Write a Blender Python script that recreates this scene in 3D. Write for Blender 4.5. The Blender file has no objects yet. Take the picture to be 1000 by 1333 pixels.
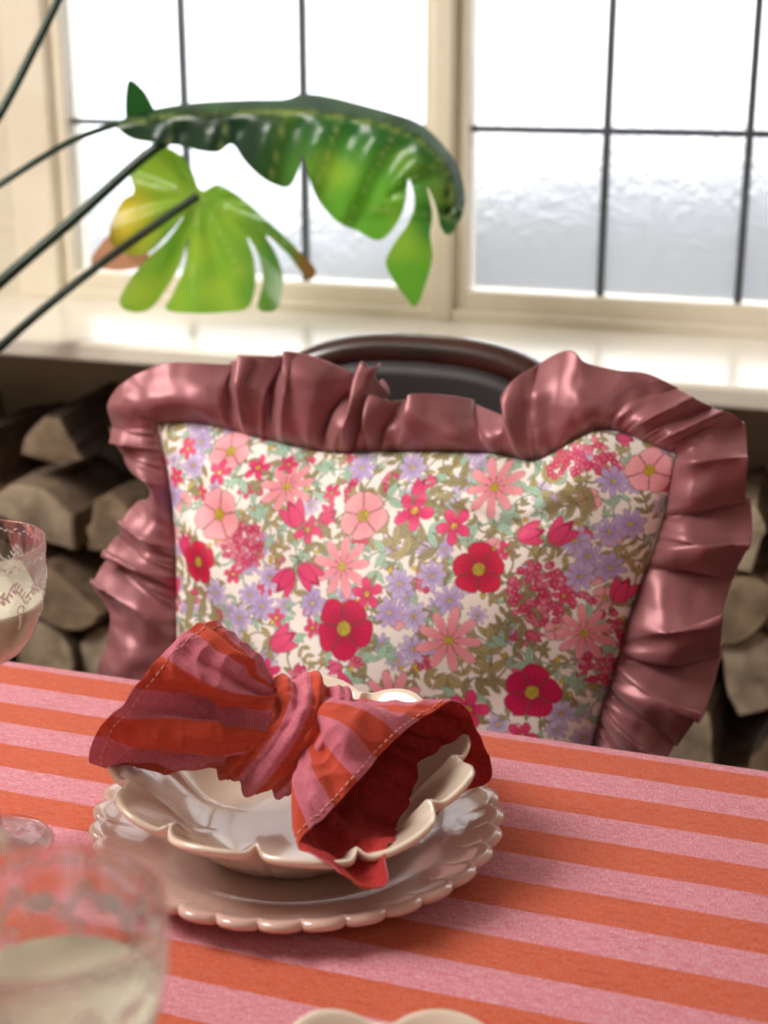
import bpy, math, random
import numpy as np
from mathutils import Vector, Matrix, geometry, noise
random.seed(7); rng=np.random.default_rng(5)
D=bpy.data; SC=bpy.context.scene
SC.view_settings.view_transform='Standard'
SC.view_settings.look='None'

# ------------------------------------------------------------ helpers
def s2l(c):
    c=c/255.0
    return c/12.92 if c<=.04045 else ((c+.055)/1.055)**2.4
def hx(h):
    h=h.lstrip('#'); return (s2l(int(h[0:2],16)),s2l(int(h[2:4],16)),s2l(int(h[4:6],16)),1.0)
th=math.radians(17.7); ps=math.radians(18.4); FPX=1925.0
C=Vector((0,0,1.28))
Fv=Vector((-math.sin(ps)*math.cos(th),math.cos(ps)*math.cos(th),-math.sin(th)))
Rv=Vector((math.cos(ps),math.sin(ps),0)); Uv=Rv.cross(Fv)
Fh=Vector((-math.sin(ps),math.cos(ps),0))
def T(x,y,p0,n):
    """survey point: drawing coordinate -> point on a real plane of the room"""
    d=Fv*FPX+Rv*(x-500)+Uv*(666.5-y)
    return C+d*((Vector(p0)-C).dot(Vector(n))/d.dot(Vector(n)))
def link(o):
    SC.collection.objects.link(o); return o
def empty(name,children=()):
    e=D.objects.new(name,None); link(e); e.empty_display_size=.05
    for c in children: c.parent=e
    return e
def meshobj(name,verts,faces,mat=None,smooth=True):
    m=D.meshes.new(name); m.from_pydata([tuple(v) for v in verts],[],faces); m.update()
    if smooth: m.polygons.foreach_set('use_smooth',[True]*len(m.polygons))
    o=D.objects.new(name,m); link(o)
    if mat: m.materials.append(mat)
    return o
def grid(name,P,mat=None,closed=False,uv=None,col=None,smooth=True,flip=False):
    """P: (nv,nu,3) array"""
    nv,nu,_=P.shape
    j,i=np.meshgrid(np.arange(nv-1),np.arange(nu if closed else nu-1),indexing='ij')
    i2=(i+1)%nu
    f=np.stack([j*nu+i,j*nu+i2,(j+1)*nu+i2,(j+1)*nu+i],-1).reshape(-1,4)
    if flip: f=f[:,::-1].copy()
    m=D.meshes.new(name)
    m.vertices.add(nv*nu); m.vertices.foreach_set('co',P.reshape(-1).astype(np.float32))
    m.loops.add(f.size); m.loops.foreach_set('vertex_index',f.reshape(-1).astype(np.int32))
    m.polygons.add(len(f)); m.polygons.foreach_set('loop_start',(np.arange(len(f))*4).astype(np.int32))
    m.update(calc_edges=True)
    if smooth: m.polygons.foreach_set('use_smooth',np.ones(len(f),bool))
    if uv is not None:
        l=m.uv_layers.new(name='UVMap'); l.data.foreach_set('uv',uv.reshape(-1,2)[f.reshape(-1)].reshape(-1).astype(np.float32))
    if col is not None:
        a=m.color_attributes.new('Col','FLOAT_COLOR','POINT'); a.data.foreach_set('color',col.reshape(-1).astype(np.float32))
    m.validate(); m.update()
    o=D.objects.new(name,m); link(o)
    if mat: m.materials.append(mat)
    return o
def mod_bevel(o,w=.003,s=2):
    b=o.modifiers.new('b','BEVEL'); b.width=w; b.segments=s; b.limit_method='ANGLE'
def box(name,x0,x1,y0,y1,z0,z1,mat,bev=.003):
    v=[(x,y,z) for z in (z0,z1) for y in (y0,y1) for x in (x0,x1)]
    f=[(0,2,3,1),(4,5,7,6),(0,1,5,4),(2,6,7,3),(0,4,6,2),(1,3,7,5)]
    o=meshobj(name,v,f,mat,smooth=False)
    if bev: mod_bevel(o,bev)
    return o
def catmull(P,n,closed=False):
    P=np.array(P,float); N=len(P); out=[]
    segs=N if closed else N-1
    k=24
    for s in range(segs):
        if closed: a,b,c,d=P[(s-1)%N],P[s],P[(s+1)%N],P[(s+2)%N]
        else: a,b,c,d=P[max(s-1,0)],P[s],P[s+1],P[min(s+2,N-1)]
        t=np.linspace(0,1,k,endpoint=False)[:,None]
        out.append(.5*((2*b)+(-a+c)*t+(2*a-5*b+4*c-d)*t**2+(-a+3*b-3*c+d)*t**3))
    out=np.concatenate(out+[P[:1] if closed else P[-1:]])
    L=np.concatenate([[0],np.cumsum(np.linalg.norm(np.diff(out,axis=0),axis=1))])
    q=np.linspace(0,L[-1],n,endpoint=not closed)
    return np.stack([np.interp(q,L,out[:,c]) for c in range(out.shape[1])],-1)
def lathe(name,prof,mat,n=96,loc=(0,0,0)):
    prof=np.array(prof,float); a=np.linspace(0,2*np.pi,n,endpoint=False)
    P=np.zeros((len(prof),n,3)); P[...,0]=prof[:,:1]*np.cos(a); P[...,1]=prof[:,:1]*np.sin(a); P[...,2]=prof[:,1:]
    o=grid(name,P+np.array(loc),mat,closed=True); return o

# ------------------------------------------------------------ materials
def newmat(name):
    m=D.materials.new(name); m.use_nodes=True
    nt=m.node_tree; b=nt.nodes['Principled BSDF']; return m,nt,b
def N(nt,t,**k):
    n=nt.nodes.new(t)
    for a,v in k.items(): setattr(n,a,v)
    return n
def bump(nt,b,scale,strength,dist=.002,detail=4,coord='Object',vscale=None):
    tc=N(nt,'ShaderNodeTexCoord'); no=N(nt,'ShaderNodeTexNoise'); no.inputs['Scale'].default_value=scale; no.inputs['Detail'].default_value=detail
    bm=N(nt,'ShaderNodeBump'); bm.inputs['Strength'].default_value=strength; bm.inputs['Distance'].default_value=dist
    if vscale:
        mp=N(nt,'ShaderNodeMapping'); mp.inputs['Scale'].default_value=vscale
        nt.links.new(tc.outputs[coord],mp.inputs[0]); nt.links.new(mp.outputs[0],no.inputs['Vector'])
    else: nt.links.new(tc.outputs[coord],no.inputs['Vector'])
    nt.links.new(no.outputs['Fac'],bm.inputs['Height']); nt.links.new(bm.outputs[0],b.inputs['Normal'])
    return tc,no
def simple(name,c1,c2=None,rough=.5,spec=.5,scale=8,bs=0,bd=.002,metal=0,vscale=None,coat=0):
    m,nt,b=newmat(name)
    b.inputs['Roughness'].default_value=rough; b.inputs['Specular IOR Level'].default_value=spec; b.inputs['Metallic'].default_value=metal
    b.inputs['Coat Weight'].default_value=coat
    tc,no=bump(nt,b,scale,bs,bd,vscale=vscale)
    r=N(nt,'ShaderNodeValToRGB'); r.color_ramp.elements[0].color=hx(c1); r.color_ramp.elements[1].color=hx(c2 or c1)
    r.color_ramp.elements[0].position=.35; r.color_ramp.elements[1].position=.65
    nt.links.new(no.outputs['Fac'],r.inputs[0]); nt.links.new(r.outputs[0],b.inputs['Base Color'])
    return m
M_wall=simple('cream_wall_paint','#d8cfbd','#ddd5c4',rough=.8,scale=30,bs=.05)
M_frame=simple('cream_gloss_paint','#e6dcc8','#ece3d0',rough=.35,scale=12,bs=.04)
M_sill=simple('sill_gloss_paint','#eae3d2','#f0eadc',rough=.22,scale=12,bs=.04)
M_ceil=simple('ceiling_paint','#cfc5b4',rough=.9)
M_floor=simple('dark_floorboards','#3a2519','#54382a',rough=.45,scale=3,vscale=(1,14,1))
M_lead=simple('lead_came','#4b4f55','#5c6168',rough=.5,metal=.3)
M_chair=simple('dark_mahogany','#1d0d0b','#3d1b14',rough=.25,spec=.6,scale=10,vscale=(1,1,6),coat=.4)
M_leather=simple('dark_leather','#120a0b','#1a0e10',rough=.45,scale=150,bs=.15,bd=.001)
M_hedge=simple('garden_hedge','#4a5057','#6f757c',rough=.9,scale=2.2)
M_pot=simple('terracotta','#8a5138','#9b6247',rough=.8,scale=20)
M_soil=simple('soil','#2a1c14','#3a281c',rough=1,scale=60,bs=.5)
M_tablewood=simple('table_wood','#5a3420','#6b4028',rough=.4,scale=5,vscale=(1,12,1))
M_cream=simple('cream_glaze','#e2cdba','#ead9c8',rough=.16,spec=.6,scale=15,bs=.03,coat=.4)
M_charger=simple('blush_glaze','#cba79b','#d4b2a7',rough=.16,spec=.6,scale=15,bs=.03,coat=.4)

def fabric(name,ca,cb,period,phase,offset_frac=.5,rough=.85,flecks=.35,dark=.0):
    m,nt,b=newmat(name); L=nt.links
    b.inputs['Roughness'].default_value=rough; b.inputs['Specular IOR Level'].default_value=.15
    b.inputs['Sheen Weight'].default_value=.15
    uv=N(nt,'ShaderNodeUVMap'); sp=N(nt,'ShaderNodeSeparateXYZ'); L.new(uv.outputs[0],sp.inputs[0])
    a=N(nt,'ShaderNodeMath',operation='ADD'); a.inputs[1].default_value=phase; L.new(sp.outputs['Y'],a.inputs[0])
    d=N(nt,'ShaderNodeMath',operation='DIVIDE'); d.inputs[1].default_value=period; L.new(a.outputs[0],d.inputs[0])
    fr=N(nt,'ShaderNodeMath',operation='FRACT'); L.new(d.outputs[0],fr.inputs[0])
    gt=N(nt,'ShaderNodeMath',operation='GREATER_THAN'); gt.inputs[1].default_value=offset_frac; L.new(fr.outputs[0],gt.inputs[0])
    mix=N(nt,'ShaderNodeMix',data_type='RGBA'); L.new(gt.outputs[0],mix.inputs[0]); mix.inputs[6].default_value=hx(ca); mix.inputs[7].default_value=hx(cb)
    def slub(sx,sy,det=3):
        mp=N(nt,'ShaderNodeMapping'); mp.inputs['Scale'].default_value=(sx,sy,1); L.new(uv.outputs[0],mp.inputs[0])
        n=N(nt,'ShaderNodeTexNoise'); n.inputs['Scale'].default_value=1; n.inputs['Detail'].default_value=det; L.new(mp.outputs[0],n.inputs['Vector']); return n
    n1=slub(110,1100); n2=slub(1100,200)
    ad=N(nt,'ShaderNodeMath',operation='ADD'); L.new(n1.outputs['Fac'],ad.inputs[0]); L.new(n2.outputs['Fac'],ad.inputs[1])
    mr=N(nt,'ShaderNodeMapRange'); mr.inputs[1].default_value=.82; mr.inputs[2].default_value=1.3; L.new(ad.outputs[0],mr.inputs[0])
    ml=N(nt,'ShaderNodeMath',operation='MULTIPLY'); ml.inputs[1].default_value=flecks; L.new(mr.outputs[0],ml.inputs[0])
    mm=N(nt,'ShaderNodeMath',operation='MULTIPLY_ADD'); L.new(gt.outputs[0],mm.inputs[0]); mm.inputs[1].default_value=-.7; mm.inputs[2].default_value=1.0
    m3=N(nt,'ShaderNodeMath',operation='MULTIPLY'); L.new(ml.outputs[0],m3.inputs[0]); L.new(mm.outputs[0],m3.inputs[1])
    mx=N(nt,'ShaderNodeMix',data_type='RGBA'); L.new(m3.outputs[0],mx.inputs[0]); L.new(mix.outputs[2],mx.inputs[6]); mx.inputs[7].default_value=hx('#f4d8d8')
    n4=slub(22,520,2); mr2=N(nt,'ShaderNodeMapRange'); mr2.inputs[1].default_value=.56; mr2.inputs[2].default_value=.75; L.new(n4.outputs['Fac'],mr2.inputs[0])
    dk=N(nt,'ShaderNodeMath',operation='MULTIPLY'); dk.inputs[1].default_value=dark; L.new(mr2.outputs[0],dk.inputs[0])
    mx2=N(nt,'ShaderNodeMix',data_type='RGBA'); L.new(dk.outputs[0],mx2.inputs[0]); L.new(mx.outputs[2],mx2.inputs[6]); mx2.inputs[7].default_value=hx('#7a2a24')
    L.new(mx2.outputs[2],b.inputs['Base Color'])
    bm=N(nt,'ShaderNodeBump'); bm.inputs['Strength'].default_value=.55; bm.inputs['Distance'].default_value=.0008
    L.new(ad.outputs[0],bm.inputs['Height']); L.new(bm.outputs[0],b.inputs['Normal'])
    return m
M_cloth=fabric('striped_tablecloth_weave','#ca7082','#c4532e',.066,0,flecks=.48,dark=.35)
M_nap=fabric('striped_napkin_weave','#c65f76','#c4432a',.05,0,flecks=.2,dark=.25)
M_napshade=simple('napkin_reverse','#951a1a','#ab2622',rough=.9,scale=300,bs=.3,bd=.0008)  # shade inside the napkin wings painted as deeper red; cloth is alike both sides
M_napr=simple('napkin_hem_stitch','#e6aa9c',rough=.8)

M_satin,nt,b=newmat('mauve_satin')
b.inputs['Base Color'].default_value=hx('#955d62'); b.inputs['Roughness'].default_value=.42; b.inputs['Metallic'].default_value=.32
b.inputs['Specular IOR Level'].default_value=.5; b.inputs['Sheen Weight'].default_value=.3; b.inputs['Sheen Tint'].default_value=hx('#ffd8d8')

M_floral,nt,b=newmat('floral_print_cotton')
vc=N(nt,'ShaderNodeVertexColor',layer_name='Col'); nt.links.new(vc.outputs[0],b.inputs['Base Color'])
b.inputs['Roughness'].default_value=.5; b.inputs['Specular IOR Level'].default_value=.3
bump(nt,b,700,.12,.0005)
M_leaf,nt,b=newmat('monstera_leaf')
vc=N(nt,'ShaderNodeVertexColor',layer_name='Col'); nt.links.new(vc.outputs[0],b.inputs['Base Color'])
b.inputs['Roughness'].default_value=.25; b.inputs['Specular IOR Level'].default_value=.6
tr=N(nt,'ShaderNodeBsdfTranslucent'); mx=N(nt,'ShaderNodeMixShader'); mx.inputs[0].default_value=.42
nt.links.new(vc.outputs[0],tr.inputs[0])
nt.links.new(b.outputs[0],mx.inputs[1]); nt.links.new(tr.outputs[0],mx.inputs[2]); nt.links.new(mx.outputs[0],nt.nodes['Material Output'].inputs[0])
M_stem=simple('dark_green_stem','#12261a','#1c3a24',rough=.35,scale=20)

M_log,nt,b=newmat('split_firewood')
vc=N(nt,'ShaderNodeVertexColor',layer_name='Col'); b.inputs['Roughness'].default_value=.95
tc,no=bump(nt,b,30,.6,.006)
mx=N(nt,'ShaderNodeMix',data_type='RGBA',blend_type='MULTIPLY'); mx.inputs[0].default_value=.7
rp=N(nt,'ShaderNodeValToRGB'); rp.color_ramp.elements[0].position=.3; rp.color_ramp.elements[0].color=(.3,.27,.25,1); rp.color_ramp.elements[1].position=.62
nt.links.new(no.outputs['Fac'],rp.inputs[0]); nt.links.new(vc.outputs[0],mx.inputs[6]); nt.links.new(rp.outputs[0],mx.inputs[7]); nt.links.new(mx.outputs[2],b.inputs['Base Color'])

M_pane,nt,b=newmat('obscured_glass')
b.inputs['Transmission Weight'].default_value=1; b.inputs['Roughness'].default_value=.30; b.inputs['IOR'].default_value=1.4
bump(nt,b,80,.35,.005)
tp=N(nt,'ShaderNodeBsdfTranslucent'); tp.inputs[0].default_value=(.95,.96,.98,1); mx=N(nt,'ShaderNodeMixShader'); mx.inputs[0].default_value=.10
nt.links.new(b.outputs[0],mx.inputs[1]); nt.links.new(tp.outputs[0],mx.inputs[2]); nt.links.new(mx.outputs[0],nt.nodes['Material Output'].inputs[0])
M_glass,nt,b=newmat('crystal_glass')
b.inputs['Transmission Weight'].default_value=1; b.inputs['Roughness'].default_value=0; b.inputs['IOR'].default_value=1.45
tp=N(nt,'ShaderNodeBsdfTransparent'); mx=N(nt,'ShaderNodeMixShader'); mx.inputs[0].default_value=.35
nt.links.new(b.outputs[0],mx.inputs[1]); nt.links.new(tp.outputs[0],mx.inputs[2]); nt.links.new(mx.outputs[0],nt.nodes['Material Output'].inputs[0])
M_etch=simple('etched_frosting','#ffffff',rough=.5)
M_liq,nt,b=newmat('pale_cocktail')
b.inputs['Base Color'].default_value=hx('#f5f1d8'); b.inputs['Roughness'].default_value=.1; b.inputs['Transmission Weight'].default_value=.3; b.inputs['IOR'].default_value=1.33
bump(nt,b,90,.1,.001)

# ------------------------------------------------------------ room shell
box('floor',-2.2,2.0,-1.8,2.07,-.05,0,M_floor,0)
box('ceiling',-2.2,2.0,-1.8,2.07,2.5,2.55,M_ceil,0)
box('wall_left',-2.25,-2.2,-1.8,2.07,0,2.5,M_wall,0)
box('wall_right',2.0,2.05,-1.8,2.07,0,2.5,M_wall,0)
box('wall_front',-2.25,2.05,-1.85,-1.8,0,2.5,M_wall,0)
wb=[box('lower',-2.2,2.0,2.07,2.25,0,.86,M_wall,0),box('upper',-2.2,2.0,2.07,2.25,1.92,2.5,M_wall,0),
    box('left_part',-2.2,-1.30,2.07,2.25,.86,1.92,M_wall,0),box('right_part',.745,2.0,2.07,2.25,.86,1.92,M_wall,0)]
empty('wall_back',wb)
sill=box('trim_sill',-2.2,2.0,1.75,2.13,.862,.89,M_sill,.006)
starts=[-1.208,-.565,.078]
for k,x0 in enumerate(starts):
    x1=x0+.578; parts=[]
    def fb(n,a,b_,c,d,y0=2.075,y1=2.13,be=.004): parts.append(box(n,a,b_,y0,y1,c,d,M_frame,be))
    fb('stile_a',x0-.024,x0,.90,1.88); fb('stile_b',x1,x1+.024,.90,1.88)
    fb('rail_bottom',x0-.02,x1+.02,.90,.932,2.077,2.128); fb('rail_top',x0-.02,x1+.02,1.85,1.88,2.077,2.128)
    for i in (1,2):
        xc=x0+i*.1927; fb('lead_v',xc-.005,xc+.005,.93,1.85,2.092,2.108,.002); parts[-1].data.materials[0]=M_lead
    for i in (1,2,3):
        zc=.93+i*.23; fb('lead_h',x0,x1,zc-.0045,zc+.0045,2.093,2.107,.002); parts[-1].data.materials[0]=M_lead
    parts.append(box('glass_pane',x0,x1,2.097,2.103,.93,1.85,M_pane,0))
    empty('window_%d'%(k+1),parts)
post=[box('post',a,b_,2.055,2.16,.888,1.93,M_frame,.006) for a,b_ in ((-1.30,-1.226),(-.613,-.583),(.030,.061),(.672,.75))]
post+=[box('rail_low',-1.30,.75,2.062,2.158,.886,.906,M_frame,.004),box('rail_high',-1.30,.75,2.062,2.158,1.875,1.93,M_frame,.004)]
empty('trim_window_frame',post)

def hedge():
    nx,nz=120,24; P=np.zeros((nz,nx,3))
    for j in range(nz):
        for i in range(nx):
            x=-6+i*.1; top=.84+.22*max(0,min(1,(x+1.6)/1.0))+.07*noise.noise(Vector((x*1.2,0,0)))
            z=-.3+(top+.3)*j/(nz-1); P[j,i]=(x,3.8+.06*noise.noise(Vector((x*3,z*4,1))),z)
    Pb=P[::-1].copy(); Pb[...,1]+=.4
    return grid('garden_hedge',np.concatenate([P,Pb]),M_hedge)
hedge()
box('ground_outside',-6,6,2.3,5,-.35,-.3,simple('paving','#9a9a98',rough=.9),0)

# ------------------------------------------------------------ firewood
def firewood():
    V=[];Fc=[];Cc=[]
    ends=['#cdb79c','#b8a186','#d8c5aa','#a58d74','#c6b094','#b0997e']
    barks=['#54443a','#66554a','#463830','#75624f','#84705c']
    row=0; z=.062
    while z<.80:
        x=-2.1+(row%2)*.066
        while x<1.4:
            r=.058+random.random()*.012
            kind=random.random(); nn=16; a0=random.random()*6.28
            pts=[]
            for k in range(nn):
                a=k/nn*2*math.pi; rr=r
                if kind<.8:
                    da=math.cos(a-a0); lim=(.35 if kind<.35 else .12)
                    if da>lim: rr=r*lim/max(da,.001)
                    rr=max(rr,.014)
                    if kind>.5:
                        db=math.cos(a-a0-2.0)
                        if db>.45: rr=min(rr,r*.45/db)
                rr*=1.08 if kind<.7 else 1
                rr*=1+.10*(random.random()-.5); pts.append((rr*math.cos(a),rr*math.sin(a)*.90))
            y0=1.80+random.uniform(0,.055); y1=y0+.20
            tx=random.uniform(-.03,.03); tz=random.uniform(-.012,.012); jx=x+random.uniform(-.008,.008); jz=z+random.uniform(-.005,.005)
            bs=len(V); ec=hx(random.choice(ends)); bc=hx(random.choice(barks))
            if random.random()<.4: bc=hx(random.choice(['#a8917a','#907a64']))
            rings=[(y0,.93),(y0+.004,1),(y0+.07,1.02),(y0+.15,.99),(y1,1)]
            for (yy,sc) in rings:
                for p in pts: V.append((jx+p[0]*sc+tx*(yy-y0)/.22,yy,jz+p[1]*sc+tz*(yy-y0)/.22)); Cc.append(ec if yy==y0 else bc)
            c=len(V); V.append((jx,y0-.002,jz)); Cc.append(tuple(q*.8 for q in ec[:3])+(1,))
            for k in range(nn):
                k2=(k+1)%nn; Fc.append((c,bs+k,bs+k2)[::-1])
                for q in range(len(rings)-1):
                    Fc.append((bs+q*nn+k,bs+q*nn+k2,bs+(q+1)*nn+k2,bs+(q+1)*nn+k)[::-1])
            Fc.append(tuple(bs+4*nn+k for k in range(nn)))
            x+=.122+random.uniform(-.004,.008)
        z+=.106; row+=1
    o=meshobj('firewood_stack',V,Fc,M_log,smooth=False)
    a=o.data.color_attributes.new('Col','FLOAT_COLOR','POINT'); a.data.foreach_set('color',np.array(Cc,np.float32).reshape(-1))
    return o
firewood()

# ------------------------------------------------------------ table + cloth
box_top=box('table_top',-1.55,1.05,-.12,1.043,.715,.75,M_tablewood,.004)
legs=[box('leg_%d'%(i+1),x-.035,x+.035,y-.035,y+.035,0,.715,M_tablewood,.006) for i,(x,y) in enumerate([(-1.45,-.02),(.95,-.02),(-1.45,.94),(.95,.94)])]
empty('dining_table',[box_top]+legs)
def cloth():
    X=np.linspace(-1.557,1.057,260)
    prof=[(-.127,.50),(-.127,.6),(-.127,.745),(-.124,.752),(-.118,.7545)]
    yy=np.linspace(-.10,1.03,240)
    prof+= [(y,.7545) for y in yy]
    prof+= [(1.040,.7542),(1.0455,.752),(1.049,.748),(1.050,.742)]+[(1.050+.0008*k,.742-.0125*k) for k in range(1,19)]
    prof=np.array(prof); L=np.concatenate([[0],np.cumsum(np.linalg.norm(np.diff(prof,axis=0),axis=1))])
    i1=np.argmin(abs(prof[:,0]-.965)+10*(prof[:,1]<.75)); 
    off=prof[i1,0]-L[i1]
    P=np.zeros((len(prof),len(X),3)); UV=np.zeros((len(prof),len(X),2))
    for j,(y,z) in enumerate(prof):
        P[j,:,0]=X; P[j,:,1]=y; P[j,:,2]=z
        if z>.753:
            for i,x in enumerate(X):
                P[j,i,2]+= .0005*noise.noise(Vector((x*9,y*9,0)))+.0010*max(0,noise.noise(Vector((x*2.2+y*3,y*1.1,3))))
        elif z<.742: P[j,:,1]+=(.742-z)*.05*np.sin(X*22)*(1 if y>1 else -1)+ (.004 if y>1 else -.004)*min(1,(.742-z)*20)
        UV[j,:,0]=X; UV[j,:,1]=(L[j]+off-1.031)
    return grid('striped_tablecloth',P,M_cloth,uv=UV)
tc_=cloth()
sm=tc_.modifiers.new('s','SOLIDIFY'); sm.thickness=.0012; sm.offset=1

# ------------------------------------------------------------ plates
def charger(name,cx,cy,R=.138,mat=M_charger):
    n=640; a=np.linspace(0,2*np.pi,n,endpoint=False); ns=32
    sc=np.abs(np.sin(a*ns/2)); sc2=sc**.6
    prof=[(.0,.0035),(.03,.0035),(.06,.0036),(.080,.004),(.088,.0055),(.096,.0095),(.106,.0125),(.118,.0155),(.126,.0185),(.130,.0205),(.134,.0215),(.137,.021),(.1385,.0185),(.137,.0155),(.130,.013),(.11,.008),(.09,.001),(.085,0),(.08,.0008),(.0,.001)]
    P=np.zeros((len(prof),n,3))
    for j,(r,z) in enumerate(prof):
        w=max(0,min(1,(r-.115)/.02)); rr=r*R/.138-(1-sc2)*.0065*w
        P[j,:,0]=rr*np.cos(a); P[j,:,1]=rr*np.sin(a); P[j,:,2]=z+w*.0018*(sc-.5)
    return grid(name,P+np.array((cx,cy,.7575)),mat,closed=True)
def petal_bowl(name,cx,cy,z0,rot=0,R=.122,mat=M_cream,tilt=0):
    n=576; a=np.linspace(0,2*np.pi,n,endpoint=False); npet=11
    lob=np.abs(np.sin((a+rot)*npet/2)); 
    prof=[(.0,.006),(.03,.006),(.052,.0065),(.066,.010),(.078,.019),(.088,.029),(.098,.037),(.107,.0435),(.114,.0485),(.119,.0520),(.1215,.0535),(.1235,.0533),(.1245,.0515),(.1235,.049),(.117,.044),(.105,.0355),(.09,.024),(.075,.010),(.06,.001),(.05,0),(.045,.002),(.0,.002)]
    P=np.zeros((len(prof),n,3))
    wob=.0035*np.sin(a*3+1)+.003*np.sin(a*5+2)
    for j,(r,z) in enumerate(prof):
        w=max(0,min(1,(r-.06)/.06)); w2=w*w
        rr=r*R/.122-(1-lob**.55)*.017*w2
        P[j,:,0]=rr*np.cos(a); P[j,:,1]=rr*np.sin(a); P[j,:,2]=z+w2*(wob+.007*(lob-.6))+(w*.005*np.exp(-(lob/.18)**2))
    if tilt:
        M=np.array(Matrix.Rotation(math.radians(tilt),3,Vector(Rv))); P=P@M.T
    o=grid(name,P+np.array((cx,cy,z0)),mat,closed=True); return o
charger('scalloped_charger_plate',-.340,.836,R=.1405)
petal_bowl('petal_pasta_bowl',-.343,.836,.7655,rot=.25,R=.1225,tilt=3.0)
charger('scalloped_charger_plate.001',-.142,.508,R=.13)
petal_bowl('petal_pasta_bowl.001',-.142,.493,.7625,rot=.77,R=.118)

# ------------------------------------------------------------ napkin
PC=Vector((-.343,.848,.755))
def q(x,y,v): return np.array(T(x,y,PC+Fh*v,Fh))
def ridge(v,o=0):
    """crumple: sum of sharp-edged creases"""
    return 1-2*abs(noise.noise(v+Vector((o,o*.7,0))))
def loft(name,A,B_,n=240,m=100,bulge=.0,fold=.004,nf=5,seed=0,vlen=.3,mid=None,crumple=.0028,uvoff=0):
    A=catmull(A,n,True); B_=catmull(B_,n,True); mid=catmull(mid,n,True)
    s=np.linspace(0,1,m)[:,None,None]
    P=A[None]*(1-s)**2+2*(1-s)*s*mid[None]+B_[None]*s**2
    ctr=P.mean(axis=1,keepdims=True)
    du=np.gradient(P,axis=1); dv=np.gradient(P,axis=0); dirv=np.cross(du,dv); dirv/=np.linalg.norm(dirv,axis=2,keepdims=True)+1e-9
    out=P-ctr
    sgn=np.sign((dirv*out).sum()); dirv*=sgn
    t=np.linspace(0,2*np.pi,n,endpoint=False); ss=s[...,0]
    ph=nf*t[None]+seed+1.3*np.sin(2*t[None]+seed)+1.2*ss
    fs=np.sin(ph); fs=np.sign(fs)*np.abs(fs)**.7
    d=fold*(fs+.5*np.sin(2.1*ph+1))*(.25+.75*np.sin(np.pi*np.clip(ss*.95,0,.85)))
    nz=np.array([[ridge(Vector(P[j,i]*24),seed)*.6+ridge(Vector(P[j,i]*55),seed+3)*.35-.3 for i in range(n)] for j in range(m)])
    P=P+dirv*(d+crumple*nz)[...,None]
    L=np.concatenate([[0],np.cumsum(np.linalg.norm(np.diff(A,axis=0),axis=1))])
    K=round(L[-1]/.05)*.05
    UV=np.zeros((m,n,2)); UV[...,1]=(L/L[-1]*K)[None]+uvoff; UV[...,0]=ss*vlen
    P=np.concatenate([P,P[:,:1]],1); UV=np.concatenate([UV,UV[:,:1]+np.array([0,K])],1)
    o=grid(name,P,M_nap,uv=UV,flip=bool(sgn<0))
    o.data.materials.append(M_napshade)
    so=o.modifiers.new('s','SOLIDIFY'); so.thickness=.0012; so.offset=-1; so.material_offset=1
    dd=np.concatenate([dirv,dirv[:,:1]],1)
    return o,P,dd
def stitches(name,path,ln=.0032,gap=.0022,r=.0004):
    L=np.concatenate([[0],np.cumsum(np.linalg.norm(np.diff(path,axis=0),axis=1))])
    cu=D.curves.new(name,'CURVE'); cu.dimensions='3D'; cu.bevel_depth=r; cu.bevel_resolution=2
    s=0
    while s+ln<L[-1]:
        sp=cu.splines.new('POLY'); sp.points.add(1)
        for k,ss in enumerate((s,s+ln)):
            p=[np.interp(ss,L,path[:,c]) for c in range(3)]; sp.points[k].co=(*p,1)
        s+=ln+gap
    cu.materials.append(M_napr); o=D.objects.new(name,cu); link(o); return o
left_rim=[q(118,985,-.02),q(132,945,-.035),q(168,902,-.045),q(205,862,-.035),q(238,828,-.02),q(268,811,0),q(290,822,.015),q(262,870,.012),q(215,925,.012),q(150,978,.0)]
left_knot=[q(345,985,-.025),q(350,968,-.030),q(352,950,-.032),q(353,932,-.030),q(354,918,-.022),q(355,908,-.01),q(355,915,.005),q(352,930,.015),q(350,955,.015),q(345,980,.0)]
left_mid=[q(215,992,-.03),q(228,965,-.055),q(240,925,-.028),q(265,900,-.05),q(295,868,-.05),q(322,845,-.01),q(315,870,.02),q(300,900,.03),q(270,940,.03),q(230,980,.0)]
nl,PL_,DL_=loft('left_wing',left_rim,left_knot,mid=left_mid,fold=.0040,nf=7,seed=1.0,crumple=.008)
nst=stitches('hem_stitches_left',PL_[8,:125]+DL_[8,:125]*.0004)
right_rim=[q(600,915,.005),q(560,928,-.01),q(515,962,-.04),q(470,1012,-.07),q(425,1062,-.098),q(389,1103,-.120),q(432,1130,-.138),q(496,1152,-.142),q(506,1100,-.105),q(555,1078,-.045),q(600,1030,-.002),q(640,1012,.012),q(622,955,.012)]
right_knot=[q(415,905,.0),q(418,918,-.02),q(415,935,-.030),q(410,955,-.034),q(400,975,-.034),q(390,1000,-.034),q(388,1012,-.028),q(394,1012,-.02),q(405,1000,-.005),q(412,985,.005),q(415,960,.012),q(418,935,.015),q(418,915,.012)]
right_mid=[q(520,918,.0),q(490,924,-.03),q(450,948,-.055),q(410,995,-.072),q(385,1035,-.085),q(368,1065,-.092),q(395,1085,-.085),q(430,1095,-.07),q(460,1070,-.035),q(500,1050,.0),q(530,1015,.015),q(560,960,.03),q(535,930,.02)]
nr,PR_,DR_=loft('right_wing',right_rim,right_knot,mid=right_mid,fold=.0034,nf=6,seed=2.2,crumple=.007,uvoff=.012)
nst2=stitches('hem_stitches_right',PR_[7,:118]+DR_[7,:118]*.0004)
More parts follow.
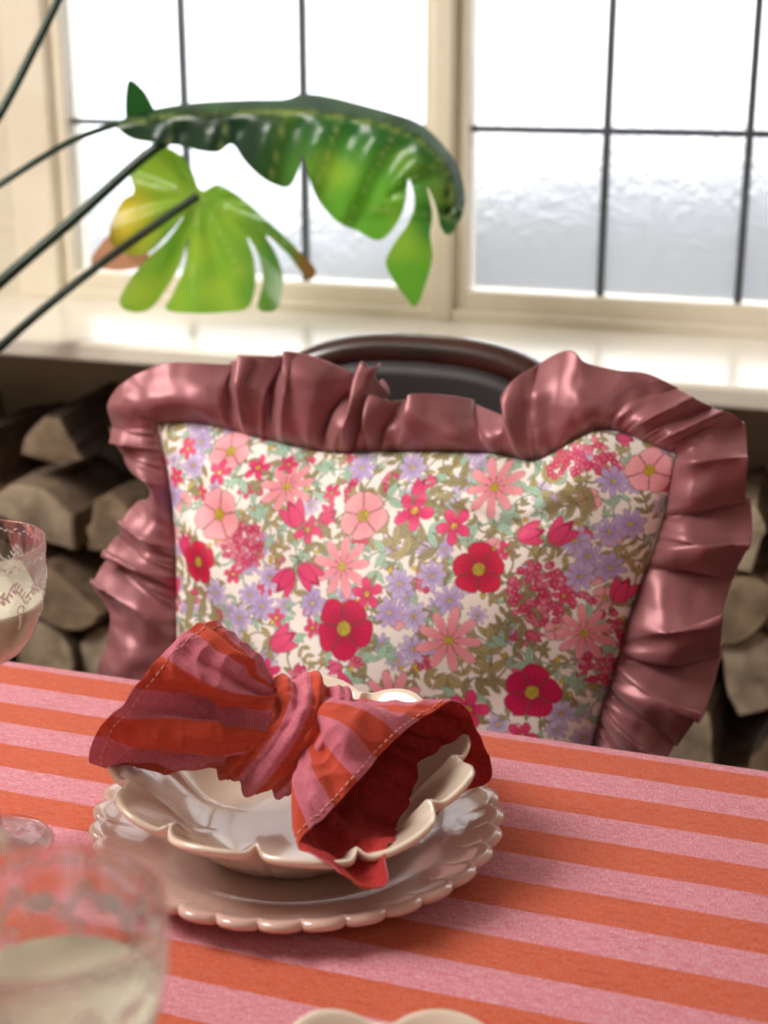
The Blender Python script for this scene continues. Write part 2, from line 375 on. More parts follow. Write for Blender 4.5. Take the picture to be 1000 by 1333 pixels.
def knot():
    a0=q(318,945,-.008); a1=q(430,972,-.014); ax=a1-a0; L=np.linalg.norm(ax); ax/=L
    up=np.array([0,0,1.]); up=up-ax*up.dot(ax); up/=np.linalg.norm(up); fw=np.cross(ax,up)
    m,n=100,180; P=np.zeros((m,n+1,3)); UV=np.zeros((m,n+1,2))
    for j in range(m):
        s=j/(m-1)
        for i in range(n+1):
            t=2*math.pi*i/n
            r=.0235+.0115*math.sin(math.pi*min(1,max(0,s)))**.6 
            if s<.12: r-=.010*(1-s/.12)
            if s>.88: r-=.012*(1-(1-s)/.12)
            w1=math.sin(s*17+1.6*math.sin(t+1)); w1=math.copysign(abs(w1)**.6,w1)
            cc=Vector((math.cos(t)*1.1,math.sin(t)*1.1,s*1.6))
            r+=.0030*w1+.0012*math.sin(s*37+2*math.sin(t))+.0045*(ridge(cc,5)-.5)+.0018*(ridge(cc*2.7,9)-.5)
            sh=.016*math.sin(t+.3)+.003*math.sin(2*t)
            P[j,i]=a0+ax*(s*L+sh)+up*(r*math.sin(t)*1.15)+fw*(r*math.cos(t)*1.0)
            UV[j,i]=(.19*i/n,.105*s+.028+.006*math.sin(t))
    o=grid('knot_wrap',P,M_nap,uv=UV); so=o.modifiers.new('s','SOLIDIFY'); so.thickness=.001; return o
nk=knot()
empty('knotted_napkin',[nl,nr,nk,nst,nst2])

# ------------------------------------------------------------ coupe glasses
def coupe(name,x,y,k=1.0,seed=0):
    z0=.7565; prof_out=[(.0,0),(.034,0),(.0365,.0008),(.0365,.0018),(.026,.0030),(.012,.005),(.006,.010),(.0042,.02),(.0036,.05),(.0040,.08),(.0055,.092),(.0042,.104),(.0042,.118),(.006,.128),(.014,.1335),(.026,.1415),(.036,.1545),(.0430,.1720),(.0460,.192),(.0472,.217)]
    prof_in=[(.0470,.2178),(.0463,.217),(.0452,.192),(.0422,.1724),(.0354,.1551),(.0256,.1426),(.0137,.1347),(.0,.1335)]
    if k!=1: prof_out=[(r*k if z>.12 else r,z) for r,z in prof_out]; prof_in=[(r*k,z) for r,z in prof_in]
    g=lathe('glass',prof_out+prof_in,M_glass,loc=(x,y,z0))
    lp=[(.0,.1342),(.0135,.1354),(.0252,.1433),(.0350,.1558),(.0412,.1715),(.0422,.1748),(.0430,.1782),(.0405,.1770),(.0,.1770)]
    lp=[(r*k,z) for r,z in lp]
    l=lathe('cocktail',lp,M_liq,loc=(x,y,z0))
    V=[];Fc=[]
    po=np.array(prof_out[-6:]); Lo=np.concatenate([[0],np.cumsum(np.linalg.norm(np.diff(po,axis=0),axis=1))])
    def surf(a,s):
        r=np.interp(s,Lo,po[:,0])+.0004; z=np.interp(s,Lo,po[:,1]); return (x+r*math.cos(a),y+r*math.sin(a),z0+z)
    def petal(a,s,ln,w,ang):
        ln*=1.2; w*=1.35
        b=len(V); K=8
        for k in range(K):
            t=2*math.pi*k/K; u=ln*math.cos(t); v=w*math.sin(t)
            du=u*math.cos(ang)-v*math.sin(ang); dv=u*math.sin(ang)+v*math.cos(ang)
            V.append(surf(a+du/.046,s+dv))
        Fc.append(tuple(range(b,b+K)))
    S=Lo[-1]
    for k in range(10):
        a=k*math.pi/5+seed; s=S*.74
        for p in range(6):
            an=p*math.pi/3; petal(a+math.cos(an)*.0030/.044,s+math.sin(an)*.0030,.0021,.0009,an)
        for p in range(11):
            t=p/10; aa=a+.11+t*.42; ss=s+.0055*math.sin(t*6.28); petal(aa,ss+.0022,.0018,.0006,1.0); petal(aa,ss-.0022,.0018,.0006,-1.0)
        for p in range(9):
            an=p*.7; petal(a+.31+.055*math.cos(an),s-.011+.0026*math.sin(an),.0012,.0005,an+1.5)
        for p in range(5):
            petal(a+.31,s-.016-p*.0022,.0011-.0001*p,.0007,0)
        for p in range(8):
            petal(a+p*.0785,S*.93+.0014*math.sin(p*2.5),.0016,.0005,.4*(-1)**p)
    e=meshobj('etching',V,Fc,M_etch)
    return empty(name,[g,l,e])
coupe('champagne_coupe',-.534,.766)
coupe('champagne_coupe.001',-.270,.413,k=.96,seed=.3)

# ------------------------------------------------------------ chair
def chair():
    cx=-.43; parts=[]
    def yb(x,z): return 1.352+(z-.75)*.25-1.1*((x-cx)**2)*.6
    def hoop(k,n=90):
        out=[]
        for i in range(n+1):
            t=math.pi*(1-i/n); c,s=math.cos(t),math.sin(t)
            x=cx+k*.262*math.copysign(abs(c)**(2/3),c); z=.47+(.523*k+.0)*abs(s)**(2/3)
            out.append((x,yb(x,z)+.02,z))
        return out
    H=hoop(.965); n=len(H); sec=14; V=[];Fc=[]
    for i,p in enumerate(H):
        p=Vector(p); d=(Vector(H[min(i+1,n-1)])-Vector(H[max(i-1,0)])).normalized()
        nrm=Vector((0,1,-.25)).normalized(); sd=d.cross(nrm).normalized(); nn=sd.cross(d).normalized()
        for k in range(sec):
            a=2*math.pi*k/sec; V.append(p+sd*(.0195*math.cos(a))+nn*(.017*math.sin(a)))
    for i in range(n-1):
        for k in range(sec): Fc.append((i*sec+k,i*sec+(k+1)%sec,(i+1)*sec+(k+1)%sec,(i+1)*sec+k))
    parts.append(meshobj('hoop_back',V,Fc,M_chair))
    nv,nu=30,60; P=np.zeros((nv,nu,3))
    for j in range(nv):
        k=.95*(1-j/(nv-1))+.001
        Hh=hoop(k,nu-1)
        for i,p in enumerate(Hh):
            zc=p[2]; P[j,i]=(p[0],yb(p[0],zc)+.018-.006*(1-k),zc)
    pf=grid('back_panel',P,M_leather); so=pf.modifiers.new('s','SOLIDIFY'); so.thickness=.012; parts.append(pf)
    sh=[]
    for i in range(64):
        t=2*math.pi*i/64; c,s=math.cos(t),math.sin(t)
        sh.append((cx+.245*math.copysign(abs(c)**.6,c),1.27+.19*math.copysign(abs(s)**.6,s)))
    lay=[(.97,.42),(1,.425),(1.01,.44),(1,.452),(.96,.462),(.8,.468),(.4,.470),(.01,.470)]
    P=np.array([[(cx+(x-cx)*k,1.27+(y-1.27)*k,z) for x,y in sh] for k,z in lay])
    parts.append(grid('seat',P,M_leather,closed=True)); Pb=P[:1].copy(); Pb2=Pb.copy(); Pb2[...,0]=cx; Pb2[...,1]=1.27
    parts.append(grid('seat_underside',np.concatenate([Pb,Pb2]),M_chair,closed=True))
    for i,(x,y) in enumerate([(-.2,-.15),(.2,-.15),(-.19,.15),(.19,.15)]):
        dx=.03*np.sign(x); dy=.03*np.sign(y)
        prof=[(0,.012),(.1,.014),(.2,.019),(.3,.016),(.36,.022),(.42,.020)]
        P=np.array([[(cx+x+dx*(1-z/.42)+r*math.cos(a),1.27+y+dy*(1-z/.42)+r*math.sin(a),z) for a in np.linspace(0,2*np.pi,16,endpoint=False)] for z,r in prof])
        parts.append(grid('leg_%d'%(i+1),P,M_chair,closed=True))
    empty('dining_chair',parts)
chair()

# ------------------------------------------------------------ cushion
AL=math.radians(14); Bv=Vector((0,math.sin(AL),math.cos(AL))); Nn=Vector((0,-math.cos(AL),math.sin(AL))); P0=Vector((0,1.26,.75))
Ba=np.array(Bv); Na=np.array(Nn); P0a=np.array(P0)
def AB(x,y):
    v=T(x,y,P0,Nn); return np.array([v.x,(v-P0).dot(Bv)])
def ab3(a,b): return np.stack([a,P0a[1]+b*Ba[1],P0a[2]+b*Ba[2]],-1)
top=[(207,552),(250,550),(300,560),(370,578),(430,589),(500,588),(560,588),(640,590),(690,600),(720,590),(750,572),(785,558),(830,570),(880,590)]
bot=[(215,1080),(400,1115),(600,1150),(815,1190)]
lef=[(207,552),(222,620),(231,700),(233,800),(232,900),(230,1000),(215,1080)]
rig=[(880,590),(868,650),(845,725),(820,800),(800,870),(778,940),(768,1000),(780,1090),(815,1190)]
NU,NVt=820,520
crv=lambda L_,n: catmull([AB(*p) for p in L_],n)
cT,cB,cL,cR=crv(top,NU),crv(bot,NU),crv(lef,1200),crv(rig,1200)
vv=np.concatenate([np.linspace(0,.72,450,endpoint=False),np.linspace(.72,1,70)])
uu=np.linspace(0,1,NU)
cl=np.stack([np.interp(vv,np.linspace(0,1,1200),cL[:,c]) for c in range(2)],-1)
cr=np.stack([np.interp(vv,np.linspace(0,1,1200),cR[:,c]) for c in range(2)],-1)
u_=uu[None,:,None]; v_=vv[:,None,None]
COO=(1-v_)*cT[None]+v_*cB[None]+(1-u_)*cl[:,None]+u_*cr[:,None]-((1-u_)*(1-v_)*cT[0]+u_*(1-v_)*cT[-1]+(1-u_)*v_*cB[0]+u_*v_*cB[-1])
A_,B_=COO[...,0],COO[...,1]
a0,a1,b0,b1=A_.min()-.01,A_.max()+.01,B_.min()-.01,B_.max()+.01
RES=.0005; W=int((a1-a0)/RES); H=int((b1-b0)/RES)
CAN=np.zeros((H,W,3)); CAN[:]=np.array(hx('#f5eee7')[:3])
def win(a,b,R):
    i0=max(0,int((a-R-a0)/RES)); i1=min(W,int((a+R-a0)/RES)+1); j0=max(0,int((b-R-b0)/RES)); j1=min(H,int((b+R-b0)/RES)+1)
    if i1<=i0 or j1<=j0: return None
    X,Y=np.meshgrid((np.arange(i0,i1)+.5)*RES+a0-a,(np.arange(j0,j1)+.5)*RES+b0-b)
    return (slice(j0,j1),slice(i0,i1)),X,Y
def put(sl,mask,col,al=1.0):
    c=np.array(hx(col)[:3]) if isinstance(col,str) else col
    m=np.clip(mask,0,1)[...,None]*al; CAN[sl]=CAN[sl]*(1-m)+c*m
sm_=lambda x:np.clip(x/RES+.5,0,1)
OUT='#75433c'
def flower(a,b,R,n,col,dark,cen,pw=.5,base=.6,rot=0,cr_=.2,outl=OUT,sq=1.0,vein=.5):
    w=win(a,b,R*1.05)
    if w is None: return
    sl,X,Y=w; Y=Y/sq; r=np.hypot(X,Y); ph=np.arctan2(Y,X)+rot
    c=np.abs(np.cos(n*ph/2)); e=R*(base+(1-base)*c**pw)*(1+.05*np.sin(3*ph+a*900)+.03*np.sin(7*ph+b*700))
    put(sl,sm_(e-r),outl); put(sl,sm_(e-.0006-r),col)
    put(sl,sm_(e-.0006-r)*np.clip(1.2-r/(R*.6),0,1),dark,.7)
    put(sl,sm_(e-r)*(c<.13*np.clip(.7*R/np.maximum(r,1e-5),0.4,2.5))*(r>cr_*R),outl,.75)
    put(sl,sm_(e-.001-r)*((np.sin(ph*n*4)>.75)&(r>R*.3)&(r<R*.72)),dark,vein)
    put(sl,sm_(cr_*R-r),'#5f5220'); 
    k=np.sin(X*5200)*np.sin(Y*5200)>-.1
    put(sl,sm_(cr_*R*.95-r)*k,cen)
def leafm(a,b,L,w_,ang,col,dark):
    w=win(a,b,L)
    if w is None: return
    sl,X,Y=w; x=X*math.cos(ang)+Y*math.sin(ang); y=-X*math.sin(ang)+Y*math.cos(ang); x=x/(L)*1.0
    hw=w_*np.clip(1-x**2,0,1)*(1-.35*x); 
    put(sl,sm_(hw-np.abs(y))*(abs(x)<1),'#6f6348',.85); put(sl,sm_(hw-.0005-np.abs(y))*(abs(x)<.97),col)
    put(sl,((np.abs(y)<.0004)|((np.sin((x*L-np.abs(y)*.8)*2600)>.86)&(np.abs(y)<hw-.001)))*(abs(x)<.9)*1.0,dark,.6)
def stem(p,q_,col='#7d7a48',wd=.0007):
    pa=np.array(p);pb=np.array(q_); n=int(np.linalg.norm(pb-pa)/.0006)+2; pr_=np.array([-(pb-pa)[1],(pb-pa)[0]])*random.uniform(-.3,.3)
    for t in np.linspace(0,1,n):
        c=pa*(1-t)+pb*t+pr_*math.sin(math.pi*t); w=win(c[0],c[1],.0015)
        if w: put(w[0],sm_(wd-np.hypot(w[1],w[2])),col)
OL=('#9f946c','#726a42'); SG=('#abcdb6','#77a08c'); OL2=('#b5a677','#857648')
def sprig(a,b,s,ang,pal,n=3,wf=.42):
    tip=(a+math.cos(ang)*s*1.6,b+math.sin(ang)*s*1.6); bs=(a-math.cos(ang)*s*1.2,b-math.sin(ang)*s*1.2)
    stem(bs,tip,pal[1])
    for k in range(n):
        t=k/max(1,n-1); ca=bs[0]*(1-t)+tip[0]*t*.8+a*.2*t; cb=bs[1]*(1-t)+tip[1]*t*.8+b*.2*t
        for sg in (-1,1):
            an=ang+sg*.85; L=s*(.78-.15*t); leafm(ca+math.cos(an)*L*.95,cb+math.sin(an)*L*.95,L,L*wf,an,*pal)
    leafm(tip[0],tip[1],s*.75,s*.32,ang,*pal)
def cluster(a,b,R,cols=('#e4527f','#f08aa6','#da4070')):
    for k in range(int((R/.0026)**2*.85)):
        rr=R*math.sqrt(random.random()); t=random.random()*6.28; x=a+rr*math.cos(t); y=b+rr*math.sin(t)
        flower(x,y,.0034,5,random.choice(cols),'#c23a66','#f6c9b8',rot=t,cr_=.25,base=.85,outl='#a83258')
def tulip(a,b,R,ang,col,dark):
    w=win(a,b,R*1.5)
    if w is None: return
    sl,X,Y=w; x=X*math.cos(ang)+Y*math.sin(ang)+R*.9; y=-X*math.sin(ang)+Y*math.cos(ang)
    ca,sa=math.cos(ang),math.sin(ang); bx,by=a-ca*R*.9,b-sa*R*.9
    stem((bx-ca*R*.9,by-sa*R*.9),(bx,by),OL[1])
    for sg in (-1,1): leafm(bx-ca*R*.1+math.cos(ang+sg*.9)*R*.3,by-sa*R*.1+math.sin(ang+sg*.9)*R*.3,R*.45,R*.16,ang+sg*.9,*OL)
    for an,cc,Ln,wd in ((0,dark,1.75,.36),(.42,col,1.7,.34),(-.42,col,1.7,.34),(0,col,1.45,.34)):
        xx=x*math.cos(an)+y*math.sin(an); yy=-x*math.sin(an)+y*math.cos(an); tt=np.clip(xx/(Ln*R),0,1)
        hw=R*wd*1.9*np.sqrt(tt)*(1-tt)**.75*1.3*(xx>0)
        put(sl,sm_(hw-np.abs(yy))*(hw>0),'#8a2348'); put(sl,sm_(hw-.0006-np.abs(yy))*(hw>0),cc)
        put(sl,sm_(hw-.0012-np.abs(yy))*(np.sin(yy*3200)>.75)*(tt<.6)*(hw>0),dark,.4)
PX=.00072
cell=.0178; filler=[]
for ia in np.arange(a0,a1,cell):
    for ib in np.arange(b0,b1,cell): filler.append((ia+random.uniform(-.006,.006),ib+random.uniform(-.006,.006)))
random.shuffle(filler)
for (a,b) in filler:
    r=random.random(); s=random.uniform(.0065,.0105)
    if r<.38: sprig(a,b,s,random.random()*6.28,random.choice([OL,OL2]),random.choice([2,3]))
    elif r<.64: sprig(a,b,s,random.random()*6.28,SG,2,.38)
    elif r<.80: flower(a,b,random.uniform(.009,.0115),8,random.choice(['#cdbbdc','#c3afd8','#d8c9e2']),'#a994c6','#e8d24e',pw=.5,base=.35,cr_=.15,rot=random.random()*3,outl='#85709a')
    elif r<.87: flower(a,b,.0095,5,'#e2507a','#c02a58','#f0d050',pw=.7,base=.4,cr_=.2,rot=random.random()*3)
    elif r<.91: tulip(a,b,.009,random.random()*6.28,'#e56389','#cb3a66')
    elif r<.95: cluster(a,b,.010)
    else: flower(a,b,.011,5,'#f0aeb4','#e68c9c','#d8b93c',pw=.3,base=.78,cr_=.22,rot=random.random()*3)
for k in range(160):
    a=random.uniform(a0,a1); b=random.uniform(b0,b1); flower(a,b,.0026,1,'#e6d14a','#d9b93c','#e6d14a',base=.9)
fl={'O':[(575,700),(540,700),(600,610),(590,650),(720,625),(760,650),(660,840),(610,885),(700,800),(280,800),(440,700),(350,860),(290,770),(690,760)],
'S':[(540,640),(650,690),(640,610),(700,650),(520,825),(600,895),(510,715),(790,790),(755,905),(690,840),(330,640),(390,605),(440,630),(370,690),(600,690)],
'E':[(345,705,32),(722,765,40),(430,880,26),(785,862,24),(770,595,24),(735,603,16)],
'D':[(380,745),(345,795),(310,765),(372,780),(330,825),(550,750),(590,740),(570,790),(570,830),(612,770),(775,720),(800,690),(825,680),(740,920),(805,625),(765,745),(265,605),(270,575),(440,775),(545,608),(480,608),(800,735),(235,645),(760,700),(540,785)],
'B':[(475,730,40),(612,820,42),(543,893,40),(392,632,36),(657,632,38),(770,818,36)],
'C':[(307,667,36),(310,587,28),(495,668,32),(848,612,29)],
'F':[(558,662,27),(612,680,24),(510,763,22),(632,908,26),(425,685,20),(385,862,21),(305,614,18),(350,608,17),(385,604,13),(255,584,15),(695,945,20),(450,640,13),(240,620,15),(215,600,13)],
'G':[(405,820,23,.6),(480,875,22,2.6),(815,765,20,1.2),(405,665,22,2.2),(450,668,14,.5),(560,632,14,1.2),(258,705,20,1.9),(708,690,20,.3),(235,760,20,1.7),(745,688,22,.9),(400,750,22,-2.2),(435,742,22,-.6)],
'A':[(283,727,30),(483,805,40),(646,733,33),(707,890,35)]}
for p in fl['O']:
    a,b=AB(*p); sprig(a,b,.013,random.random()*6.28,random.choice([OL,OL2]),3)
for p in fl['S']:
    a,b=AB(*p); sprig(a,b,.012,random.random()*6.28,SG,2)
for x,y,r in fl['E']:
    a,b=AB(x,y); cluster(a,b,r*PX)
for p in fl['D']:
    a,b=AB(*p); flower(a,b,20*PX,8,random.choice(['#c8b4dc','#bfaad6','#d2c2e4']),'#a48dc4','#e8d24e',pw=.5,base=.3,cr_=.15,rot=random.random()*3,outl='#77638f')
for x,y,r in fl['B']:
    a,b=AB(x,y); flower(a,b,r*PX,9,'#f0a2ac','#e5808f','#e3c840',pw=.8,base=.25,cr_=.14,rot=random.random()*3)
for x,y,r in fl['C']:
    a,b=AB(x,y); flower(a,b,r*PX,5,'#f2abb2','#e88c9c','#d8b93c',pw=.3,base=.78,cr_=.25,rot=random.random()*3)
for x,y,r in fl['F']:
    a,b=AB(x,y); flower(a,b,r*PX,5,'#e5447a','#c72a5c','#efd04c',pw=.8,base=.35,cr_=.17,rot=random.random()*3)
for x,y,r,an in fl['G']:
    a,b=AB(x,y); tulip(a,b,r*PX,an,'#e4487a','#c02455')
for i,(x,y,r) in enumerate(fl['A']):
    a,b=AB(x,y); flower(a,b,r*PX,5,['#cf2049','#cc1c50','#d0264a','#c91a54'][i],'#92123a','#d9bf4a',pw=.35,base=.72,cr_=.24,rot=random.random()*3)
ii=np.clip(((A_-a0)/RES).astype(int),0,W-1); jj=np.clip(((B_-b0)/RES).astype(int),0,H-1)
COL=np.ones(A_.shape+(4,)); COL[...,:3]=CAN[jj,ii]
def puff(U_,V_):
    x=2*U_-1; y=2*V_-1
    return (np.clip(1-np.abs(x)**2.2,0,1)*np.clip(1-np.abs(y)**2.2,0,1))**.55
UU,VV=np.meshgrid(uu,vv)
pf=.078*puff(UU,VV)
pf+=.004*np.sin(UU*31+2*np.sin(VV*5))*np.exp(-VV*9)*(1-np.exp(-VV*40))+.004*np.sin(VV*23+1.5*np.sin(UU*4))*np.exp(-(1-UU)*9)*(1-np.exp(-(1-UU)*40))
pf+=.006*np.sin(UU*9+VV*7)*puff(UU,VV)+.006*np.exp(-(((UU-.72)/.10)**2+((VV-.10)/.05)**2))-.012*np.exp(-(((UU-.34)/.22)**2+((VV-.05)/.03)**2))
pf+=.005*np.sin((UU*.8-VV)*26+1.5*np.sin(UU*6))*np.exp(-((UU-.15)/.2)**2)*np.clip(VV*5,0,1)*np.clip(UU*12,0,1)
pf-=.005*np.exp(-((VV-.12-.10*(UU-.5))/.022)**2)*np.exp(-((UU-.62)/.2)**2)
PF=ab3(A_,B_)+pf[...,None]*Na
front=grid('front_panel',PF,M_floral,col=COL)
st=4; PB=ab3(A_[::st,::st],B_[::st,::st])-(.045*puff(UU,VV))[::st,::st,None]*Na
back=grid('back_panel',PB[:,::-1],M_satin)
pairs=[((215,1080),(118,1090)),((231,990),(130,990)),((232,900),(133,885)),((233,850),(150,812)),((233,800),(127,768)),((231,745),(138,728)),((229,700),(166,668)),((224,655),(192,634)),((218,610),(160,597)),((210,575),(146,562)),((207,552),(149,518)),((225,550),(178,492)),((260,551),(225,475)),((310,562),(285,472)),((350,573),(340,464)),((400,584),(400,461)),((430,589),(440,478)),((455,589),(470,503)),((475,588),(488,480)),((495,588),(502,520)),((530,588),(560,513)),((590,588),(600,518)),((640,590),(655,540)),((665,594),(664,515)),((688,600),(682,485)),((715,592),(732,458)),((745,575),(770,472)),((775,560),(805,482)),((810,562),(845,487)),((845,577),(890,510)),((870,586),(930,532)),((880,590),(962,545)),((876,612),(975,590)),((868,650),(972,642)),((858,690),(980,700)),((845,728),(957,745)),((830,772),(943,790)),((815,815),(938,850)),((803,860),(922,915)),((790,900),(905,940)),((778,940),(872,982)),((768,1000),(840,1040)),((775,1070),(860,1100)),((815,1190),(880,1190))]
PP=np.array([list(AB(*p))+list(AB(*o_)) for p,o_ in pairs])
nt_,ns_=1800,64
PP=catmull(PP,nt_)
inn,outr=PP[:,:2],PP[:,2:]
mid_=(inn+outr)/2
Ls=np.concatenate([[0],np.cumsum(np.linalg.norm(np.diff(mid_,axis=0),axis=1))]); Lt=Ls[-1]
s=np.linspace(0,1,ns_)[:,None]; Lm=Ls[None]
tan=np.gradient(mid_,axis=0); tan/=np.linalg.norm(tan,axis=1,keepdims=True)+1e-9
Lq=Lm+.024*s*np.sin(Lm*17)+.014*s*np.sin(Lm*41+1)+.004*s*s*np.sin(Lm*67+2)
ph=2*np.pi*Lq/.060+2.2*np.sin(Lq*19)+1.4*np.sin(Lq*43+1)
amp=.85+.45*np.sin(Lm*11+.5)
f1=np.sin(ph); f1=np.sign(f1)*np.abs(f1)**.85
f2=np.sin(2.1*ph+1.2+1.2*np.sin(Lm*29))
d=amp*(.0195*s**.8*f1+.0050*np.sin(np.pi*np.clip(s,0,1))**.7*f2*(1-.5*s))+.019*np.sin(np.pi*s**.75)+.0035*np.sin(4.2*ph)*np.exp(-s*4.5)*(s**.35)
nzr=np.zeros((ns_,nt_))
for j in range(ns_):
    for i in range(nt_):
        pj=Vector((inn[i,0]*(1-s[j,0])+outr[i,0]*s[j,0],inn[i,1]*(1-s[j,0])+outr[i,1]*s[j,0],0))
        nzr[j,i]=noise.noise(pj*24)+.25*noise.noise(pj*60)
d+=.008*nzr*np.clip(s*3,0,1)
PL=inn[None]*(1-s[...,None])+outr[None]*s[...,None]+tan[None]*(s*.010*np.sin(2*ph+.6)*amp)[...,None]
RP=ab3(PL[...,0],PL[...,1])+(d)[...,None]*Na
ruf=grid('satin_ruffle',RP,M_satin); so=ruf.modifiers.new('s','SOLIDIFY'); so.thickness=.0012
cu=empty('floral_ruffle_cushion',[front,back,ruf])

# ------------------------------------------------------------ monstera
def inside(p,P):
    c=False; n=len(P); md=1e9
    for i in range(n):
        a,b_=P[i],P[i-1]
        if (a.y>p.y)!=(b_.y>p.y) and p.x<(b_.x-a.x)*(p.y-a.y)/(b_.y-a.y)+a.x: c=not c
        md=min(md,(a-p).length_squared)
    return c,md**.5
def blade(name,pts,depth,colour,step=6):
    poly=catmull(pts,len(pts)*7,True)
    P=[Vector((float(p[0]),float(p[1]))) for p in poly]; n=len(P)
    ins=[]
    for x in np.arange(poly[:,0].min(),poly[:,0].max(),step):
        for y in np.arange(poly[:,1].min(),poly[:,1].max(),step):
            p=Vector((x+random.uniform(-1,1),y+random.uniform(-1,1))); c,md=inside(p,P)
            if c and md>2.2: ins.append(p)
    r=geometry.delaunay_2d_cdt(P+ins,[(i,(i+1)%n) for i in range(n)],[],1,1e-4)
    V=[];Cc=[]
    for p in r[0]:
        V.append(T(p.x,p.y,(0,depth(p.x,p.y),0),(0,1,0))); Cc.append(colour(p.x,p.y))
    o=meshobj(name,V,[tuple(f) for f in r[2]],M_leaf)
    a=o.data.color_attributes.new('Col','FLOAT_COLOR','POINT'); a.data.foreach_set('color',np.array(Cc,np.float32).reshape(-1))
    return o
def lerp(a,b,t): t=min(1,max(0,t)); return a*(1-t)+b*t
cDG,cMG,cBG,cYG,cYE,cBR,cLT=[np.array(hx(h)) for h in ('#1a3a24','#2f6a2c','#63a630','#a4c43c','#dccb42','#7a5a2c','#c2d27a')]
# big arching leaf: midrib + fingers hanging below it
midA=np.array([(150,163),(220,152),(300,148),(380,146),(440,152),(500,164),(550,186),(582,225),(592,285)],float)
midA=catmull(midA,200)
def nearA(x,y):
    d=np.hypot(midA[:,0]-x,midA[:,1]-y); i=int(d.argmin()); return i/199,float(d[i]),(-1 if y<midA[i,1] and x<midA[i,0]+40 else 1)
def depA(x,y):
    t,d,sg=nearA(x,y)
    if sg<0: return 1.742+.0016*d
    return 1.742-.00035*d+.006*math.sin(t*44+d*.02)*min(1,d/20)+.0000025*d*d
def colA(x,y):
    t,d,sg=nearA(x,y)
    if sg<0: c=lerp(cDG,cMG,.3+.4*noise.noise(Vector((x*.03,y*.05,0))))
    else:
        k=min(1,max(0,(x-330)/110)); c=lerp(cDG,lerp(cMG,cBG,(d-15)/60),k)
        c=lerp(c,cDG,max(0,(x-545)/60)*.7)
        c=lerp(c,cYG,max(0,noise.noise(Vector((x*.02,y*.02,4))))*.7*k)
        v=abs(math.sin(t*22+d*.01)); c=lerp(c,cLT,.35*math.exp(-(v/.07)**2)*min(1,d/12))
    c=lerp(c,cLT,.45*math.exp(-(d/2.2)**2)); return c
outA=[(150,163),(162,154),(185,146),(215,139),(260,133),(320,130),(370,129),(395,122),(430,126),(470,136),(510,147),(545,160),(575,186),(598,220),(605,258),(600,285),(585,306),(574,296),(568,270),(556,242),(563,278),(560,305),(563,335),(554,370),(541,399),(527,385),(512,365),(502,342),(514,316),(532,290),(540,262),(532,232),(528,262),(516,292),(493,313),(464,300),(438,288),(414,260),(402,230),(394,200),(388,224),(374,244),(345,234),(320,212),(302,188),(285,198),(262,197),(235,190),(200,186),(170,180)]
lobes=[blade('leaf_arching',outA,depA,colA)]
# lower back-lit leaf: radial fingers around the petiole joint
cB=(258.,254.)
def polB(x,y): return math.atan2(y-cB[1],x-cB[0]),math.hypot(x-cB[0],y-cB[1])
def depB(x,y):
    a,r=polB(x,y); return 1.79+.00012*r+.005*math.sin(a*11)*min(1,r/40)-.0000012*r*r
def colB(x,y):
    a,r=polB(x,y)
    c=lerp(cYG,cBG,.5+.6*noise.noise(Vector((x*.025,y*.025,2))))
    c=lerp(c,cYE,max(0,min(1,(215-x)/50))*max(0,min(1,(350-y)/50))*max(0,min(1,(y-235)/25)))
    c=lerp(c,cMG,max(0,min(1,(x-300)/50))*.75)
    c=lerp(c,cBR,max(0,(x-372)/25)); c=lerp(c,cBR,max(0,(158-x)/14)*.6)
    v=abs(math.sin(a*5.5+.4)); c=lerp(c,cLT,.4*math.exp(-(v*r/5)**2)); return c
outB=[(262,248),(250,222),(236,202),(208,189),(182,199),(170,226),(174,250),(160,260),(145,288),(144,314),(163,331),(192,329),(218,306),(240,280),(218,312),(192,336),(168,366),(155,394),(170,406),(194,403),(214,380),(234,345),(246,306),(240,348),(224,384),(216,403),(250,408),(290,407),(322,401),(332,375),(331,340),(322,308),(337,334),(342,368),(335,400),(350,406),(363,398),(369,365),(360,332),(346,306),(374,330),(400,363),(411,351),(385,322),(360,298),(312,256),(284,240)]
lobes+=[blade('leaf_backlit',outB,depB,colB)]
lobes+=[blade('leaf_young',[(166,106),(186,116),(200,140),(212,166),(190,180),(165,165)],lambda x,y:1.76+.0004*(y-106),lambda x,y:lerp(cDG,cMG,.6)),
        blade('leaf_faded',[(152,300),(192,326),(186,346),(148,352),(118,340)],lambda x,y:1.81,lambda x,y:np.array(hx('#c59070')))]
def tube(name,pts,r):
    cu=D.curves.new(name,'CURVE'); cu.dimensions='3D'; cu.bevel_depth=r; cu.bevel_resolution=4
    P=[T(x,y,(0,yy,0),(0,1,0)) for x,y,yy in pts]
    P=catmull([tuple(p) for p in P],40); sp=cu.splines.new('POLY'); sp.points.add(len(P)-1)
    for k,p in enumerate(P): sp.points[k].co=(*p,1); sp.points[k].radius=1.15-.4*k/len(P)
    cu.materials.append(M_stem); o=D.objects.new(name,cu); link(o); return o
base=(-330,770,1.55)
stems=[tube('stem_1',[base,(-150,600,1.6),(0,452,1.68),(120,352,1.75),(258,254,1.788)],.0068),
 tube('stem_2',[base,(-170,520,1.6),(0,368,1.65),(100,282,1.7),(190,202,1.735),(240,172,1.75),(290,150,1.746)],.0082),
 tube('stem_3',[base,(-250,480,1.6),(-120,320,1.62),(0,240,1.65),(90,185,1.7),(152,162,1.742)],.0052),
 tube('stem_4',[base,(-180,420,1.6),(-60,240,1.62),(0,148,1.65),(40,72,1.68),(78,-6,1.7),(110,-90,1.72)],.0066)]
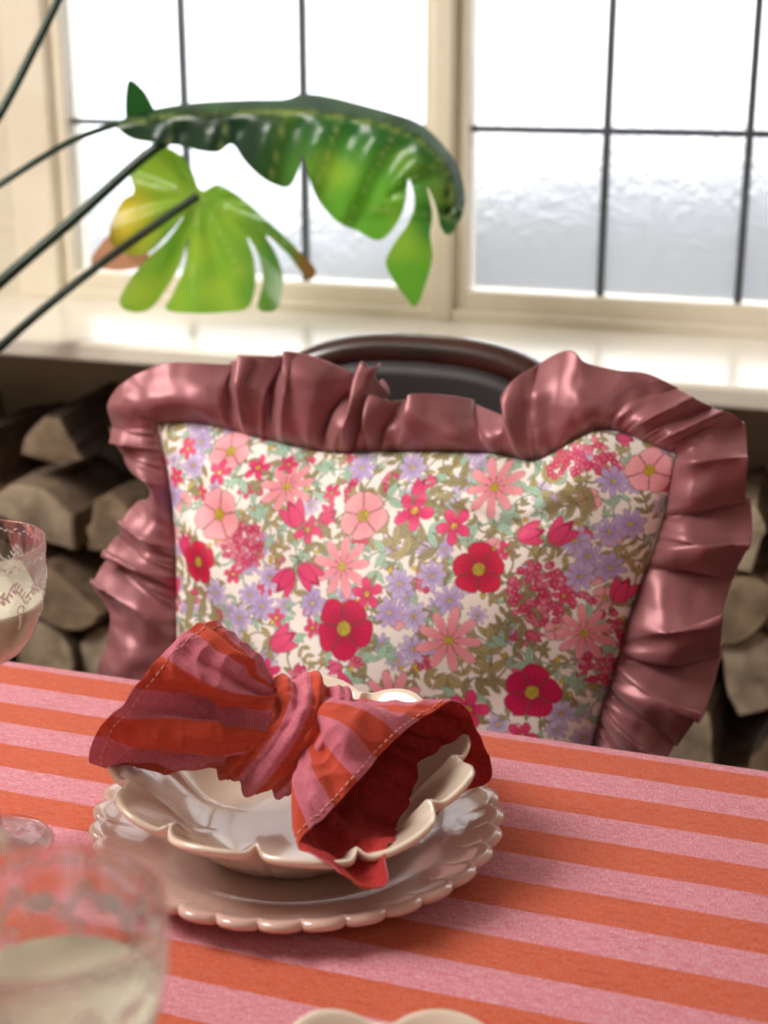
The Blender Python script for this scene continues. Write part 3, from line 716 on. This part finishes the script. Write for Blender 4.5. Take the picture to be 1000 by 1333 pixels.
pb=T(*base[:2],(0,base[2],0),(0,1,0)); px_,py_,pz_=pb.x,pb.y,pb.z
pot=lathe('pot',[(0,0),(.10,0),(.115,.02),(.135,pz_*.5),(.155,pz_-.06),(.165,pz_-.05),(.165,pz_-.005),(.155,pz_),(.148,pz_-.01),(.145,pz_-.04),(0,pz_-.04)],M_pot,loc=(px_,py_,0))
soil=lathe('soil',[(.144,pz_-.038),(.1,pz_-.028),(0,pz_-.02)],M_soil,loc=(px_,py_,0))
empty('potted_monstera',lobes+stems+[pot,soil])

# ------------------------------------------------------------ light
w=D.worlds.new('sky'); SC.world=w; w.use_nodes=True; nt=w.node_tree; bg=nt.nodes['Background']
tc=N(nt,'ShaderNodeTexCoord'); sp=N(nt,'ShaderNodeSeparateXYZ'); nt.links.new(tc.outputs['Generated'],sp.inputs[0])
rp=N(nt,'ShaderNodeValToRGB'); rp.color_ramp.elements[0].position=.0; rp.color_ramp.elements[0].color=(.92,.95,1,1); rp.color_ramp.elements[1].position=.6; rp.color_ramp.elements[1].color=(1,1,1,1)
nt.links.new(sp.outputs['Z'],rp.inputs[0]); nt.links.new(rp.outputs[0],bg.inputs[0]); bg.inputs[1].default_value=4.4
def area(name,loc,target,size,power,col=(1,1,1)):
    l=D.lights.new(name,'AREA'); l.shape='RECTANGLE'; l.size=size[0]; l.size_y=size[1]; l.energy=power; l.color=col
    o=D.objects.new(name,l); link(o); o.location=loc; o.rotation_euler=(Vector(target)-Vector(loc)).to_track_quat('-Z','Y').to_euler(); return o
area('window_daylight_left',(-1.55,.55,2.15),(-.4,1.1,.8),(.8,.8),39,(1,.96,.9))  # added key light, upper left, to brighten cushion and table; no window there
area('ceiling_lamp',(.6,-.6,2.4),(-.3,1.0,.8),(1.0,1.0),6,(1,.93,.85))  # added soft fill from overhead behind the camera; no real lamp hangs there

cam=D.cameras.new('camera'); co=D.objects.new('camera',cam); link(co); SC.camera=co
cam.lens=FPX*36/1333; cam.sensor_width=36; cam.sensor_fit='AUTO'; cam.clip_start=.02
M=Matrix((Rv,Uv,-Fv)).transposed().to_4x4(); M.translation=C; co.matrix_world=M
cam.dof.use_dof=True; cam.dof.focus_distance=1.05; cam.dof.aperture_fstop=5.6
